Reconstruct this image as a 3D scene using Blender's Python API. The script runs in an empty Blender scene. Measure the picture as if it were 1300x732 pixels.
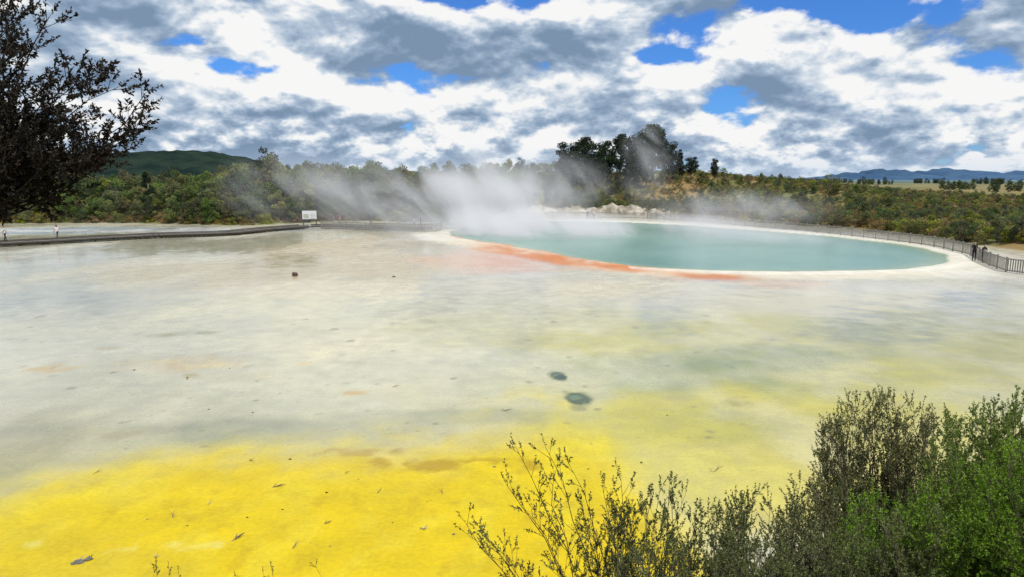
import bpy, math, random
import numpy as np
from mathutils import Vector, Matrix
random.seed(7)
rng = np.random.default_rng(11)
scene = bpy.context.scene
COL = scene.collection
H = 7.5; PITCH = math.radians(8.77); F = 895.0

# ---------------------------------------------------------------- helpers
def ray(px, py):
    x = (px-650)/F; y = (366-py)/F
    return np.array([x, math.cos(PITCH)+y*math.sin(PITCH), -math.sin(PITCH)+y*math.cos(PITCH)])
def G(px, py, z=0.0):
    d = ray(px, py); s = (z-H)/d[2]
    return d[0]*s, d[1]*s
def P(px, py, Y):
    d = ray(px, py); s = Y/d[1]
    return np.array([d[0]*s, Y, H+d[2]*s])
def lin(c):
    c = np.array(c, float)/255
    return np.where(c <= 0.04045, c/12.92, ((c+0.055)/1.055)**2.4)
def sm(x, a=0.0, b=1.0):
    t = np.clip((x-a)/(b-a), 0, 1); return t*t*(3-2*t)
def hsh(i, j, s):
    n = (i.astype(np.int64)*374761393 + j.astype(np.int64)*668265263 + s*1442695041) & 0x7fffffff
    n = ((n ^ (n >> 13))*1274126177) & 0x7fffffff
    n = n ^ (n >> 16)
    return (n & 0xffff)/65535.0
def vn(x, y, s=0):
    i = np.floor(x); j = np.floor(y); fx = x-i; fy = y-j
    fx = fx*fx*(3-2*fx); fy = fy*fy*(3-2*fy)
    a = hsh(i, j, s); b = hsh(i+1, j, s); c = hsh(i, j+1, s); d = hsh(i+1, j+1, s)
    return (a*(1-fx)+b*fx)*(1-fy)+(c*(1-fx)+d*fx)*fy
def fbm(x, y, o=4, s=0):
    x = np.asarray(x, float); y = np.asarray(y, float)
    r = 0; a = 1; t = 0
    for k in range(o):
        r = r+a*vn(x, y, s+k*17); t += a; a *= 0.5
        x, y = x*1.93*0.8-y*1.93*0.6+3.1, x*1.93*0.6+y*1.93*0.8-1.7
    return r/t

def mat(name, rough=0.8, base=(0.5, 0.5, 0.5), spec=0.3):
    m = bpy.data.materials.new(name); m.use_nodes = True
    b = m.node_tree.nodes['Principled BSDF']
    b.inputs['Base Color'].default_value = (*base, 1)
    b.inputs['Roughness'].default_value = rough
    b.inputs['Specular IOR Level'].default_value = spec
    return m
class NT:
    def __init__(s, nt): s.t = nt
    def n(s, typ, ins=None, **kw):
        nd = s.t.nodes.new(typ)
        for k, v in kw.items(): setattr(nd, k, v)
        if ins:
            for k, v in ins.items():
                if hasattr(v, 'node'): s.t.links.new(v, nd.inputs[k])
                else: nd.inputs[k].default_value = v
        return nd
    def m(s, op, a, b=0.0, c=0.0, clamp=False):
        return s.n('ShaderNodeMath', {0: a, 1: b, 2: c}, operation=op, use_clamp=clamp).outputs[0]
    def mix(s, f, a, b, blend='MIX'):
        nd = s.t.nodes.new('ShaderNodeMix'); nd.data_type = 'RGBA'; nd.blend_type = blend
        for k, v in ((0, f), (6, a), (7, b)):
            if hasattr(v, 'node'): s.t.links.new(v, nd.inputs[k])
            else: nd.inputs[k].default_value = v
        return nd.outputs[2]
    def mr(s, v, a, b, c=0.0, d=1.0, it='SMOOTHSTEP'):
        return s.n('ShaderNodeMapRange', {0: v, 1: a, 2: b, 3: c, 4: d}, interpolation_type=it).outputs[0]
    def noise(s, vec, scale, detail=4, rough=0.5, lac=2.0, dist=0.0):
        return s.n('ShaderNodeTexNoise', {'Vector': vec, 'Scale': scale, 'Detail': detail, 'Roughness': rough, 'Lacunarity': lac, 'Distortion': dist}).outputs[0]

def noisy(name, c1, c2, scale=6, rough=0.8, bump=0.3, spec=0.2):
    m = mat(name, rough, c1, spec); t = NT(m.node_tree); b = m.node_tree.nodes['Principled BSDF']
    tc = t.n('ShaderNodeTexCoord').outputs['Object']
    n = t.noise(tc, scale, 6, 0.6)
    col = t.mix(t.mr(n, 0.3, 0.7), (*c1, 1), (*c2, 1))
    t.t.links.new(col, b.inputs['Base Color'])
    bp = t.n('ShaderNodeBump', {'Height': n, 'Strength': bump, 'Distance': 0.1})
    t.t.links.new(bp.outputs[0], b.inputs['Normal'])
    return m

def build(name, V, Q, mats, mi=None, col=None, smooth=False, obj=True, extra=None):
    V = np.ascontiguousarray(V, dtype=np.float32); Q = np.ascontiguousarray(Q, dtype=np.int32)
    me = bpy.data.meshes.new(name)
    me.vertices.add(len(V)); me.vertices.foreach_set('co', V.ravel())
    me.loops.add(Q.size); me.loops.foreach_set('vertex_index', Q.ravel())
    me.polygons.add(len(Q)); me.polygons.foreach_set('loop_start', np.arange(len(Q), dtype=np.int32)*4)
    for m in mats: me.materials.append(m)
    if mi is not None: me.polygons.foreach_set('material_index', np.asarray(mi, dtype=np.int32))
    me.update(calc_edges=True)
    me.polygons.foreach_set('use_smooth', np.full(len(Q), smooth))
    if col is not None:
        ca = me.color_attributes.new('col', 'FLOAT_COLOR', 'POINT')
        c = np.ones((len(V), 4), np.float32); c[:, :col.shape[1]] = col
        ca.data.foreach_set('color', c.ravel())
    if extra:
        for k, v in extra.items():
            a = me.attributes.new(k, 'FLOAT', 'POINT'); a.data.foreach_set('value', np.asarray(v, np.float32))
    if not obj: return me
    o = bpy.data.objects.new(name, me); COL.objects.link(o); return o

class MB:
    def __init__(s): s.V = []; s.Q = []; s.M = []; s.C = []; s.n = 0
    def add(s, V, Q, m=0, c=0.5):
        V = np.asarray(V, float); Q = np.asarray(Q, int)
        s.V.append(V); s.Q.append(Q+s.n); s.M.append(np.full(len(Q), m))
        c = np.asarray(c, float)
        s.C.append(np.full(len(V), float(c)) if c.ndim == 0 else c)
        s.n += len(V)
    def tube(s, pts, rad, k=5, m=0, c=0.5):
        pts = np.asarray(pts, float); n = len(pts); rad = np.broadcast_to(rad, n)
        T = np.gradient(pts, axis=0); T /= np.linalg.norm(T, axis=1)[:, None]+1e-9
        ref = np.array([0.13, 0.31, 0.94]); ref = np.where(np.abs(T@ref)[:, None] > 0.93, np.array([[1.0, 0.1, 0]]), ref[None])
        A = np.cross(T, ref); A /= np.linalg.norm(A, axis=1)[:, None]+1e-9; B = np.cross(T, A)
        th = np.arange(k)*2*np.pi/k
        V = pts[:, None]+rad[:, None, None]*(A[:, None]*np.cos(th)[None, :, None]+B[:, None]*np.sin(th)[None, :, None])
        i = np.arange(n-1)[:, None]*k; j = np.arange(k)[None]; j2 = (j+1) % k
        Q = np.stack([i+j, i+j2, i+k+j2, i+k+j], -1).reshape(-1, 4)
        s.add(V.reshape(-1, 3), Q, m, c)
    def leaves(s, c0, d, l, w, m=1, tint=0.5):
        n = len(c0); d = d/(np.linalg.norm(d, axis=1)[:, None]+1e-9)
        r = rng.normal(size=(n, 3)); sd = np.cross(d, r); sd /= np.linalg.norm(sd, axis=1)[:, None]+1e-9
        l = np.broadcast_to(l, n)[:, None]; w = np.broadcast_to(w, n)[:, None]
        V = np.stack([c0, c0+d*l*.5+sd*w*.5, c0+d*l, c0+d*l*.5-sd*w*.5], 1).reshape(-1, 3)
        Q = np.arange(n*4).reshape(-1, 4)
        s.add(V, Q, m, np.repeat(np.broadcast_to(tint, n), 4))
    def box(s, a, b, m=0, R=None, o=None):
        x0, y0, z0 = a; x1, y1, z1 = b
        V = np.array([[x0, y0, z0], [x1, y0, z0], [x1, y1, z0], [x0, y1, z0], [x0, y0, z1], [x1, y0, z1], [x1, y1, z1], [x0, y1, z1]], float)
        if R is not None: V = V@np.asarray(R).T
        if o is not None: V = V+np.asarray(o)
        s.add(V, [[0, 3, 2, 1], [4, 5, 6, 7], [0, 1, 5, 4], [1, 2, 6, 5], [2, 3, 7, 6], [3, 0, 4, 7]], m)
    def out(s, name, mats, smooth=False, obj=True):
        V = np.concatenate(s.V); C = np.concatenate(s.C)
        return build(name, V, np.concatenate(s.Q), mats, np.concatenate(s.M), np.repeat(C[:, None], 3, 1), smooth, obj)
def rotz(a): return np.array([[math.cos(a), -math.sin(a), 0], [math.sin(a), math.cos(a), 0], [0, 0, 1]])
def empty(name, loc=(0, 0, 0)):
    e = bpy.data.objects.new(name, None); e.location = loc; COL.objects.link(e); return e

# ---------------------------------------------------------------- camera / light / world
cam = bpy.data.cameras.new('camera'); co = bpy.data.objects.new('camera', cam); COL.objects.link(co)
cam.sensor_width = 36; cam.lens = 36*F/1300; cam.clip_end = 60000; cam.clip_start = 0.05
co.location = (0, 0, H); co.rotation_euler = (math.pi/2-PITCH, 0, 0); scene.camera = co
scene.view_settings.view_transform = 'Standard'; scene.view_settings.look = 'None'; scene.view_settings.exposure = 0
SD = Vector((0.38, -0.42, 1.0)).normalized()
sl = bpy.data.lights.new('sun', 'SUN'); sl.energy = 4.3; sl.angle = math.radians(0.5); sl.color = (1, 0.965, 0.91)
so = bpy.data.objects.new('sun', sl); COL.objects.link(so); so.rotation_euler = SD.to_track_quat('Z', 'Y').to_euler(); so.location = (20, -20, 60)

w = bpy.data.worlds.new("World"); scene.world = w; w.use_nodes = True
t = NT(w.node_tree); bg = w.node_tree.nodes['Background']
sky = t.n('ShaderNodeTexSky', sky_type='NISHITA', sun_disc=False, sun_elevation=math.asin(SD.z), sun_rotation=math.atan2(SD.x, SD.y), air_density=1.0, dust_density=0.3, ozone_density=3.0)
tc = t.n('ShaderNodeTexCoord').outputs['Generated']
sx = t.n('ShaderNodeSeparateXYZ', {0: tc}); X, Y, Z = sx.outputs
hf = t.m('MULTIPLY', t.mr(Z, .02, .15, 1.0, 0.0, 'LINEAR'), .85)
def cloudD(dz, det):
    z2 = t.m('MULTIPLY', t.m('ADD', Z, dz), 1.9)
    v = t.n('ShaderNodeCombineXYZ', {0: X, 1: Y, 2: z2}).outputs[0]
    big = t.noise(v, 2.9, 1, 0.5)
    nA = t.noise(v, 6.0, det, 0.53, 2.1, .1)
    nB = t.noise(v, 16.0, det-1, 0.54, 2.1, .1)
    n = t.n('ShaderNodeMix', {0: hf, 2: nA, 3: nB}).outputs[0]
    return t.m('ADD', t.m('MULTIPLY', n, .80), t.m('MULTIPLY', big, .20))
D = cloudD(0.0, 7); D2 = cloudD(0.009, 5); D3 = cloudD(0.028, 4)
hole = None
for (px, py, r, s) in [(600, 0, 0.085, 0.18), (520, -5, 0.05, 0.12), (700, 8, 0.05, 0.12), (1130, 0, 0.08, 0.16), (1010, -5, 0.055, 0.14), (345, 92, 0.055, 0.13), (1220, 5, 0.04, 0.10), (820, 72, 0.03, 0.10), (290, 88, 0.04, 0.10), (240, 50, 0.03, 0.06), (420, 105, 0.03, 0.08)]:
    d = ray(px, py); d = d/np.linalg.norm(d)
    df = t.n('ShaderNodeVectorMath', {0: tc, 1: tuple(d)}, operation='SUBTRACT').outputs[0]
    df = t.n('ShaderNodeVectorMath', {0: df, 1: (1, 1, 2.6)}, operation='MULTIPLY').outputs[0]
    L = t.n('ShaderNodeVectorMath', {0: df}, operation='LENGTH').outputs[1]
    g = t.mr(L, 0.0, r*1.7, s, 0.0)
    hole = g if hole is None else t.m('ADD', hole, g)
Dc = t.m('SUBTRACT', D, hole)
cover = t.mr(Dc, 0.365, 0.425)
rel = t.m('SUBTRACT', D, D2); rel2 = t.m('SUBTRACT', D, D3)
Lt = t.m('ADD', t.m('MULTIPLY', rel, 5.2), t.m('MULTIPLY', rel2, 5.2))
thick = t.mr(Dc, 0.42, 0.60)
Lt = t.m('ADD', Lt, t.m('SUBTRACT', 0.80, t.m('MULTIPLY', thick, 0.40)))
cr = t.n('ShaderNodeValToRGB', {0: Lt}); e = cr.color_ramp.elements
e[0].position = 0.0; e[0].color = (0.20, 0.29, 0.42, 1); e[1].position = 1.0; e[1].color = (0.93, 0.93, 0.925, 1)
for p_, c_ in ((0.3, (0.29, 0.39, 0.53, 1)), (0.56, (0.44, 0.54, 0.67, 1)), (0.8, (0.70, 0.76, 0.83, 1))):
    q = e.new(p_); q.color = c_
skyc = t.mix(1.0, sky.outputs[0], (0.36, 0.74, 1.36, 1), 'MULTIPLY')
cl10 = t.mix(1.0, cr.outputs[0], (10, 10, 10, 1), 'MULTIPLY')
c = t.mix(cover, skyc, cl10)
hz = t.mr(Z, -0.01, 0.05, 0.6, 0.0)
c = t.mix(hz, c, (5.2, 6.4, 8.0, 1))
t.t.links.new(c, bg.inputs[0]); bg.inputs[1].default_value = 0.1

# ---------------------------------------------------------------- layout curves
def curve(pts):
    g = np.array([G(*p) for p in pts]); u = g[:, 0]/g[:, 1]; o = np.argsort(u)
    return u[o], g[o, 1]
shore = curve([(-200, 284), (0, 285), (140, 284), (280, 287), (330, 287), (385, 284), (440, 282), (560, 284), (620, 278), (700, 273), (780, 273), (860, 277), (930, 281), (1000, 286), (1100, 294), (1180, 302), (1240, 312), (1300, 321), (1500, 335)])
hillu = [(px-650)/F/math.cos(PITCH) for px in (-300, 0, 400, 520, 640, 760, 860, 950, 1050, 1150, 1300, 1600)]
hillA = [1.5, 1.5, 2.0, 3.2, 5.5, 8.0, 8.9, 6.6, 4.8, 2.0, 0.5, 0.4]
pool_px = [(572, 296), (590, 303), (640, 311), (690, 320), (740, 330), (800, 338), (870, 343), (950, 345.5), (1050, 345), (1130, 343), (1185, 338), (1206, 329), (1190, 320), (1150, 311.5), (1080, 303), (1000, 296), (920, 290), (850, 285), (760, 281.5), (680, 281.5), (610, 287)]
pw = np.array([G(*p) for p in pool_px]); PC = np.array([14.0, 88.0])
pth = np.arctan2(pw[:, 1]-PC[1], pw[:, 0]-PC[0]); pr = np.hypot(*(pw-PC).T); o = np.argsort(pth); pth = pth[o]; pr = pr[o]
pth = np.concatenate([pth-2*np.pi, pth, pth+2*np.pi]); pr = np.tile(pr, 3)
def poolR(th):
    r = 0
    for d_, w_ in ((-.06, .2), (-.03, .2), (0, .2), (.03, .2), (.06, .2)): r = r+w_*np.interp(th+d_, pth, pr)
    return r+1.8*(fbm(np.cos(th)*6+5, np.sin(th)*6+5, 5, 3)-.5)
def poolS(X, Y):
    dx = X-PC[0]; dy = Y-PC[1]; return np.hypot(dx, dy)-poolR(np.arctan2(dy, dx))
def shoreS(X, Y):
    Ys = np.maximum(Y, 1); u = X/Ys
    return Y-np.interp(u, *shore)+3*(fbm(X*.12, Y*.12, 3, 9)-.5)
def height(X, Y):
    X = np.asarray(X, float); Y = np.asarray(Y, float)
    s = shoreS(X, Y); u = X/np.maximum(Y, 1)
    A = np.interp(u, hillu, hillA)
    h = A*sm(s, 2, 85)*(1-sm(s, 130, 420)) + 0.5*sm(s, 0, 4)*(1-sm(s, 130, 420))
    h = h+sm(s, 5, 40)*(fbm(X*.04, Y*.04, 4, 5)-.5)*2.2*(1-sm(s, 200, 900))
    R0 = 9.5+3.5*sm(X, 1, 5)+1.5*(fbm(X*.3, Y*.3, 2, 2)-.5)
    h = h+5.7*(1-sm((Y-1.5)/(R0-1.5)))*(Y < 30)
    ps = poolS(X, Y)
    h = h-1.2*sm(-ps, 0, 3)+0.10*np.exp(-((ps-0.8)/0.9)**2)
    land = sm(s, 0, 3)
    h = h+(1-land)*0.03*(fbm(X*.5, Y*.5, 3, 21)-.5)
    return h

# ---------------------------------------------------------------- ground sheet
us = np.concatenate([-np.geomspace(5, 0.83, 26), np.linspace(-0.82, 0.82, 1050), np.geomspace(0.83, 5, 26)])
ang = np.radians(np.linspace(36, 2.75, 560)); Ymid = H/np.tan(ang)
Yr = np.concatenate([np.linspace(-26, Ymid[0]-.3, 40), Ymid, np.geomspace(Ymid[-1]*1.01, 30000, 120)])
uu, YY = np.meshgrid(us, Yr); XX = uu*(YY+30)
ZZ = height(XX, YY)
X = XX; Y = YY; Ys = np.maximum(Y, 3)
wx = (fbm(X*.12, Y*.12, 4, 31)-.5); wy = (fbm(X*.12+9, Y*.12, 4, 32)-.5)
w2x = (fbm(X*.5, Y*.4, 5, 33)-.5); w2y = (fbm(X*.5, Y*.4+7, 5, 34)-.5)
w3 = (fbm(X*2.2, Y*1.8, 4, 35)-.5)
def blob(px, py, hx, hy, a=1.25, b=0.55, k=0.35):
    cx, cy = G(px, py); wX = hx*cy/F; y1 = G(px, py-hy)[1]; y2 = G(px, py+hy)[1]; wY = (y1-y2)/2
    if wX < 2.5: ax, ay = w2x*1.6+w3*.5, w2y*1.6-w3*.5
    else: ax, ay = wx+w2x*.6+w3*.15, wy+w2y*.6
    e = np.hypot((X+ax*wX*k*3-cx)/wX, (Y+ay*wY*k*3-cy)/wY)
    return 1-sm(e, b, a)
def below(pts, soft, k=0.25):
    u, yy = curve(pts); Yc = np.interp(X/Ys, u, yy)
    return 1-sm(np.log(Ys/Yc)+k*(wx*1.0+w2x*.6+w3*.2), -soft, soft)
C = np.zeros(X.shape+(3,)); C[:] = lin((212, 207, 184)); wet = np.full(X.shape, 0.75)
def put(m, c, a=1.0):
    global C
    m = np.clip(m*a, 0, 1)[..., None]; C = C*(1-m)+lin(c)*m
n1 = fbm(X*.10, Y*.05, 5, 41); n2 = fbm(X*.35, Y*.22, 5, 43); n3 = fbm(X*1.6, Y*1.3, 4, 44)
put(below([(-100, 345), (1400, 345)], .3), (206, 203, 180))
put(blob(260, 405, 420, 30), (204, 200, 174), .7)
put(blob(120, 365, 300, 30), (188, 185, 164), .6)
put(blob(560, 395, 300, 55), (234, 226, 188), .9)
put(blob(480, 318, 150, 24), (214, 194, 154), .85)
put(blob(330, 345, 280, 20), (206, 190, 150), .6)
put(blob(700, 365, 440, 12), (230, 219, 186), .85)
put(blob(760, 410, 300, 26), (214, 207, 146), .75)
put(blob(1100, 385, 330, 18), (214, 204, 156), .8)
put(blob(1080, 445, 390, 55, 1.25, .7), (198, 190, 86), .85)
put(blob(1250, 455, 180, 60), (188, 180, 72), .6)
put(blob(850, 478, 160, 36), (142, 154, 94), .8)
put(blob(940, 452, 200, 16), (130, 146, 102), .65)
put(blob(700, 470, 130, 40), (196, 198, 160), .5)
put(blob(860, 425, 120, 14), (202, 196, 112), .5)
put(blob(1000, 545, 340, 70, 1.25, .7), (206, 194, 72), .85)
put(blob(900, 535, 110, 24), (174, 170, 64), .6)
put(blob(790, 540, 130, 30), (198, 190, 68), .75)
put(blob(850, 610, 250, 60), (220, 206, 92), .85)
put(blob(720, 590, 150, 30), (218, 206, 88), .6)
put(blob(150, 500, 300, 60), (188, 185, 158), .7)
put(blob(330, 548, 400, 24), (150, 153, 140), .9)
put(blob(600, 528, 170, 12), (142, 149, 132), .7)
put(blob(170, 545, 90, 8), (130, 133, 122), .5)
put(blob(100, 600, 330, 45), (166, 160, 120), .85)
put(blob(0, 560, 160, 50), (160, 156, 128), .6)
put(blob(480, 470, 250, 28), (214, 210, 180), .65)
f = sm(n1, .3, .7); put(f, (178, 174, 146), .25)
put(sm(n2, .5, .72), (232, 225, 198), .28)
put(sm(n3, .55, .75), (178, 168, 136), .16)
Yl = [(-200, 690), (0, 656), (120, 628), (260, 603), (400, 578), (520, 560), (640, 549), (710, 548), (770, 566), (800, 600), (830, 640), (900, 720), (960, 790), (1200, 1000)]
ye = below(Yl, .13, .30); put(below(Yl, .42, .3), (212, 204, 104), .8); put(ye, (234, 214, 40), 1)
Yl2 = [(-200, 740), (0, 690), (200, 640), (400, 605), (560, 580), (680, 575), (760, 640), (800, 720), (860, 900)]
put(below(Yl2, .2, .3), (229, 199, 6), .95)
put(ye*sm(n3, .42, .72), (238, 218, 56), .4)
put(ye*sm(n2, .50, .75), (220, 184, 4), .4)
put(ye*sm(w3, .10, .28), (196, 164, 20), .35)
put(below([(-200, 735), (60, 712), (200, 730), (300, 790), (500, 900), (1500, 1500)], .10, .5), (212, 190, 56), .4)
put(blob(570, 588, 90, 9, k=.6)*sm(n3, .4, .6), (184, 150, 20), .8)
put(blob(500, 572, 60, 5, k=.7)*sm(n3, .4, .6), (190, 160, 70), .7)
put(blob(90, 690, 120, 10, k=.8)*sm(n3, .45, .6), (236, 224, 120), .7)
tex = sm(n3+w3*.5, .35, .62)
for (px, py, hx, hy, cc, am) in [(212, 424, 26, 4, (158, 158, 112), .85), (262, 422, 18, 3, (158, 158, 114), .75), (70, 465, 34, 5, (202, 172, 110), .75), (130, 441, 18, 3, (186, 166, 112), .5), (235, 462, 85, 11, (214, 186, 126), .5), (272, 465, 16, 3.4, (232, 206, 142), .9), (247, 477, 14, 3, (172, 158, 104), .7), (400, 460, 20, 3, (226, 202, 146), .8), (440, 497, 24, 4, (212, 178, 110), .8), (300, 478, 40, 5, (208, 196, 152), .4), (950, 512, 26, 6, (170, 164, 84), .7), (145, 549, 28, 6, (172, 160, 124), .6), (510, 571, 12, 5, (176, 150, 60), .6), (1205, 478, 50, 8, (176, 168, 66), .3)]:
    put(blob(px, py, hx, hy, 1.25, .5, .55)*(.45+.55*tex), cc, am)
for (px, py, hx, hy) in [(713, 478, 13, 4.6), (730, 506, 17, 7)]:
    put(blob(px, py, hx*1.25, hy*1.3, 1.15, .8, .5), (124, 130, 76), .6)
    put(blob(px, py, hx, hy, 1.05, .85, .5), (82, 98, 66), 1)
    put(blob(px-2, py-1, hx*.6, hy*.5, 1.1, .7, .5), (116, 140, 104), .8)
put(blob(713, 478, 9, 3, 1.0, .7, .2), (48, 72, 56), .9)
for k in range(110):
    px = rng.uniform(0, 1000); py = rng.uniform(395, 570); s_ = rng.uniform(.5, 2.0)**1.2
    put(blob(px, py, 3.0*s_, 1.0*s_, 1.1, .6, .5), (130, 122, 92), rng.uniform(.25, .65))
ps = poolS(X, Y)
put(sm(ps+4*w2x, 8, 1.5), (236, 229, 210), .92)
put(blob(1215, 345, 75, 16), (234, 229, 214), .95)
put(blob(1330, 350, 90, 14), (226, 222, 206), .9)
put(blob(555, 301, 50, 5), (236, 232, 218), .9)
put(blob(640, 308, 60, 5), (236, 220, 200), .9)
brk = .45+.55*sm(fbm(X*.35, Y*.2, 4, 71), .36, .58)
put(blob(620, 325, 68, 14, 1.35, .3, .4), (228, 168, 124), .95)
put(blob(640, 326, 46, 9, 1.3, .4, .5)*brk, (222, 138, 86), .95)
put(blob(705, 331, 76, 9, 1.3, .4, .5)*brk, (218, 136, 80), .95)
put(blob(570, 330, 55, 10, 1.3, .3, .4), (228, 186, 146), .7)
put(blob(780, 341, 76, 5, 1.3, .4, .5)*brk, (222, 148, 94), .85)
put(blob(850, 348, 60, 4, 1.3, .4, .5)*brk, (228, 174, 126), .7)
put(blob(905, 353, 74, 5, 1.3, .4, .5)*brk, (212, 134, 84), .95)
put(blob(985, 361, 80, 7, 1.4, .3, .6)*brk, (226, 178, 130), .75)
fr = (Y < PC[1]+6)*sm(X, 15, 8)
put(np.exp(-((ps-0.35)/.5)**2)*fr*sm(w2x, -.2, .12), (208, 128, 70), .75)
put(np.exp(-((ps-2.2-2*w2x)/1.5)**2)*fr*sm(Y, 84, 78)*brk, (216, 128, 74), .75)
put(np.exp(-((ps-1.4)/.6)**2)*(X > 10), (240, 236, 222), .7)
put(sm(-ps, -.1, .6), (110, 150, 120), 1)
band = np.sin(ps*1.1+4*w2x)*.5+.5
put(band*sm(ps, 1, 3)*sm(ps, 34, 6), (200, 186, 150), .22)
put(blob(150, 293, 260, 4.2), (234, 234, 230), .9)
put(blob(110, 291, 130, 1.8), (160, 182, 190), .8)
put(blob(20, 296, 90, 1.6), (150, 174, 184), .8)
wet = 0.72+0.28*sm(n1, .35, .65)
wet = wet*(1-.7*ye)
wet = np.where(ps < 7, wet*sm(ps, 2, 7), wet)
C = C*0.69
s = shoreS(X, Y); land = sm(s, -.5, 1.5)
gl = np.array([0.13, 0.135, 0.045])*(0.6+.9*fbm(X*.3, Y*.3, 4, 51))[..., None]
rust = sm(fbm(X*.05, Y*.05, 4, 53), .40, .58)[..., None]*sm(X/Ys, 0.0, .25)[..., None]
gl = gl*(1-rust)+np.array([0.24, 0.165, 0.065])*rust
far = sm(s, 250, 1500)[..., None]
ff = fbm(X*.006, Y*.0025, 3, 61)[..., None]
fld = np.where(ff > .58, np.array([0.14, 0.16, 0.085]), np.where(ff > .42, np.array([0.05, 0.08, 0.055]), np.array([0.09, 0.12, 0.07])))
gl = gl*(1-far)+fld*far
dist = sm(Y, 1000, 5000)[..., None]; gl = gl*(1-dist)+np.array([0.12, 0.19, 0.25])*dist  # aerial haze painted in: ground colour turns bluish with distance
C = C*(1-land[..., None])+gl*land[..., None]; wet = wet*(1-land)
put(blob(1310, 327, 60, 5), (180, 172, 155), .9)
nb = (1-sm(Y, 7.5, 10.5+2*(X > 2)))[..., None]
C = C*(1-nb)+np.array([0.07, 0.06, 0.03])*nb; wet = wet*(1-nb[..., 0])
nr, nc = X.shape
V = np.stack([X, Y, ZZ], -1).reshape(-1, 3)
idx = np.arange(nr*nc).reshape(nr, nc)
Q = np.stack([idx[:-1, :-1], idx[:-1, 1:], idx[1:, 1:], idx[1:, :-1]], -1).reshape(-1, 4)
gm = mat('silica_terrace_ground'); t = NT(gm.node_tree); b = gm.node_tree.nodes['Principled BSDF']
a = t.n('ShaderNodeAttribute', attribute_name='col').outputs['Color']
wa = t.n('ShaderNodeAttribute', attribute_name='wet').outputs['Fac']
tc = t.n('ShaderNodeTexCoord').outputs['Object']
na = t.noise(tc, 0.9, 9, 0.65); nb_ = t.noise(tc, 9.0, 5, 0.6)
f = t.m('ADD', t.mr(na, .25, .75, .87, 1.09), t.mr(nb_, .3, .7, -.07, .07))
col = t.mix(1.0, a, t.n('ShaderNodeCombineXYZ', {0: f, 1: f, 2: f}).outputs[0], 'MULTIPLY')
vo = t.n('ShaderNodeTexVoronoi', {'Vector': tc, 'Scale': 2.3}, feature='F1').outputs['Distance']
sp = t.m('MULTIPLY', t.mr(vo, .03, .07, 1.0, 0.0), t.mr(t.noise(tc, .35, 3), .48, .6))
col = t.mix(t.m('MULTIPLY', sp, .55), col, (0.16, 0.13, 0.07, 1))
t.t.links.new(col, b.inputs['Base Color'])
t.t.links.new(t.m('ADD', t.mr(wa, 0, 1, .72, .03, 'LINEAR'), t.mr(na, .3, .7, 0, .10)), b.inputs['Roughness'])
t.t.links.new(t.mr(wa, 0, 1, .12, .62, 'LINEAR'), b.inputs['Specular IOR Level'])
bp = t.n('ShaderNodeBump', {'Height': t.m('ADD', nb_, na), 'Strength': t.mr(wa, 0, .7, .6, .03, 'LINEAR'), 'Distance': 0.05})
t.t.links.new(bp.outputs[0], b.inputs['Normal'])
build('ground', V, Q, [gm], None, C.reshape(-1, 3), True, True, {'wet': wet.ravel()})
del V, Q

# ---------------------------------------------------------------- pool water
rr = np.linspace(0, 1.02, 60); th = np.linspace(-np.pi, np.pi, 541)[:-1]
R_, T_ = np.meshgrid(rr, th); rad = poolR(T_)*R_
V = np.stack([PC[0]+rad*np.cos(T_), PC[1]+rad*np.sin(T_), np.full(rad.shape, -0.02)], -1)
edge = np.clip(1-(poolR(T_)-rad)/5.0, 0, 1)
idx = np.arange(rad.size).reshape(rad.shape); nx = np.roll(idx, -1, 0)
Q = np.stack([idx[:, :-1], idx[:, 1:], nx[:, 1:], nx[:, :-1]], -1).reshape(-1, 4)
pm = mat('turquoise_spring_water', 0.12, (0.1, 0.34, 0.30), 0.4); t = NT(pm.node_tree); b = pm.node_tree.nodes['Principled BSDF']
a = t.n('ShaderNodeAttribute', attribute_name='col').outputs['Color']
tc = t.n('ShaderNodeTexCoord').outputs['Object']
n = t.noise(tc, .06, 5, .6)
col = t.mix(t.mr(n, .3, .7), (0.080, 0.205, 0.152, 1), (0.135, 0.280, 0.212, 1))
col = t.mix(t.mr(a, 0.4, 1.0), col, (0.21, 0.29, 0.17, 1))
t.t.links.new(col, b.inputs['Base Color'])
bp = t.n('ShaderNodeBump', {'Height': t.noise(tc, 2.5, 4, .6), 'Strength': 0.35, 'Distance': 0.05}); t.t.links.new(bp.outputs[0], b.inputs['Normal'])
b.inputs['Roughness'].default_value = 0.22
build('pool_water', V.reshape(-1, 3), Q, [pm], None, np.repeat(edge.reshape(-1, 1), 3, 1), True)

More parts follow.
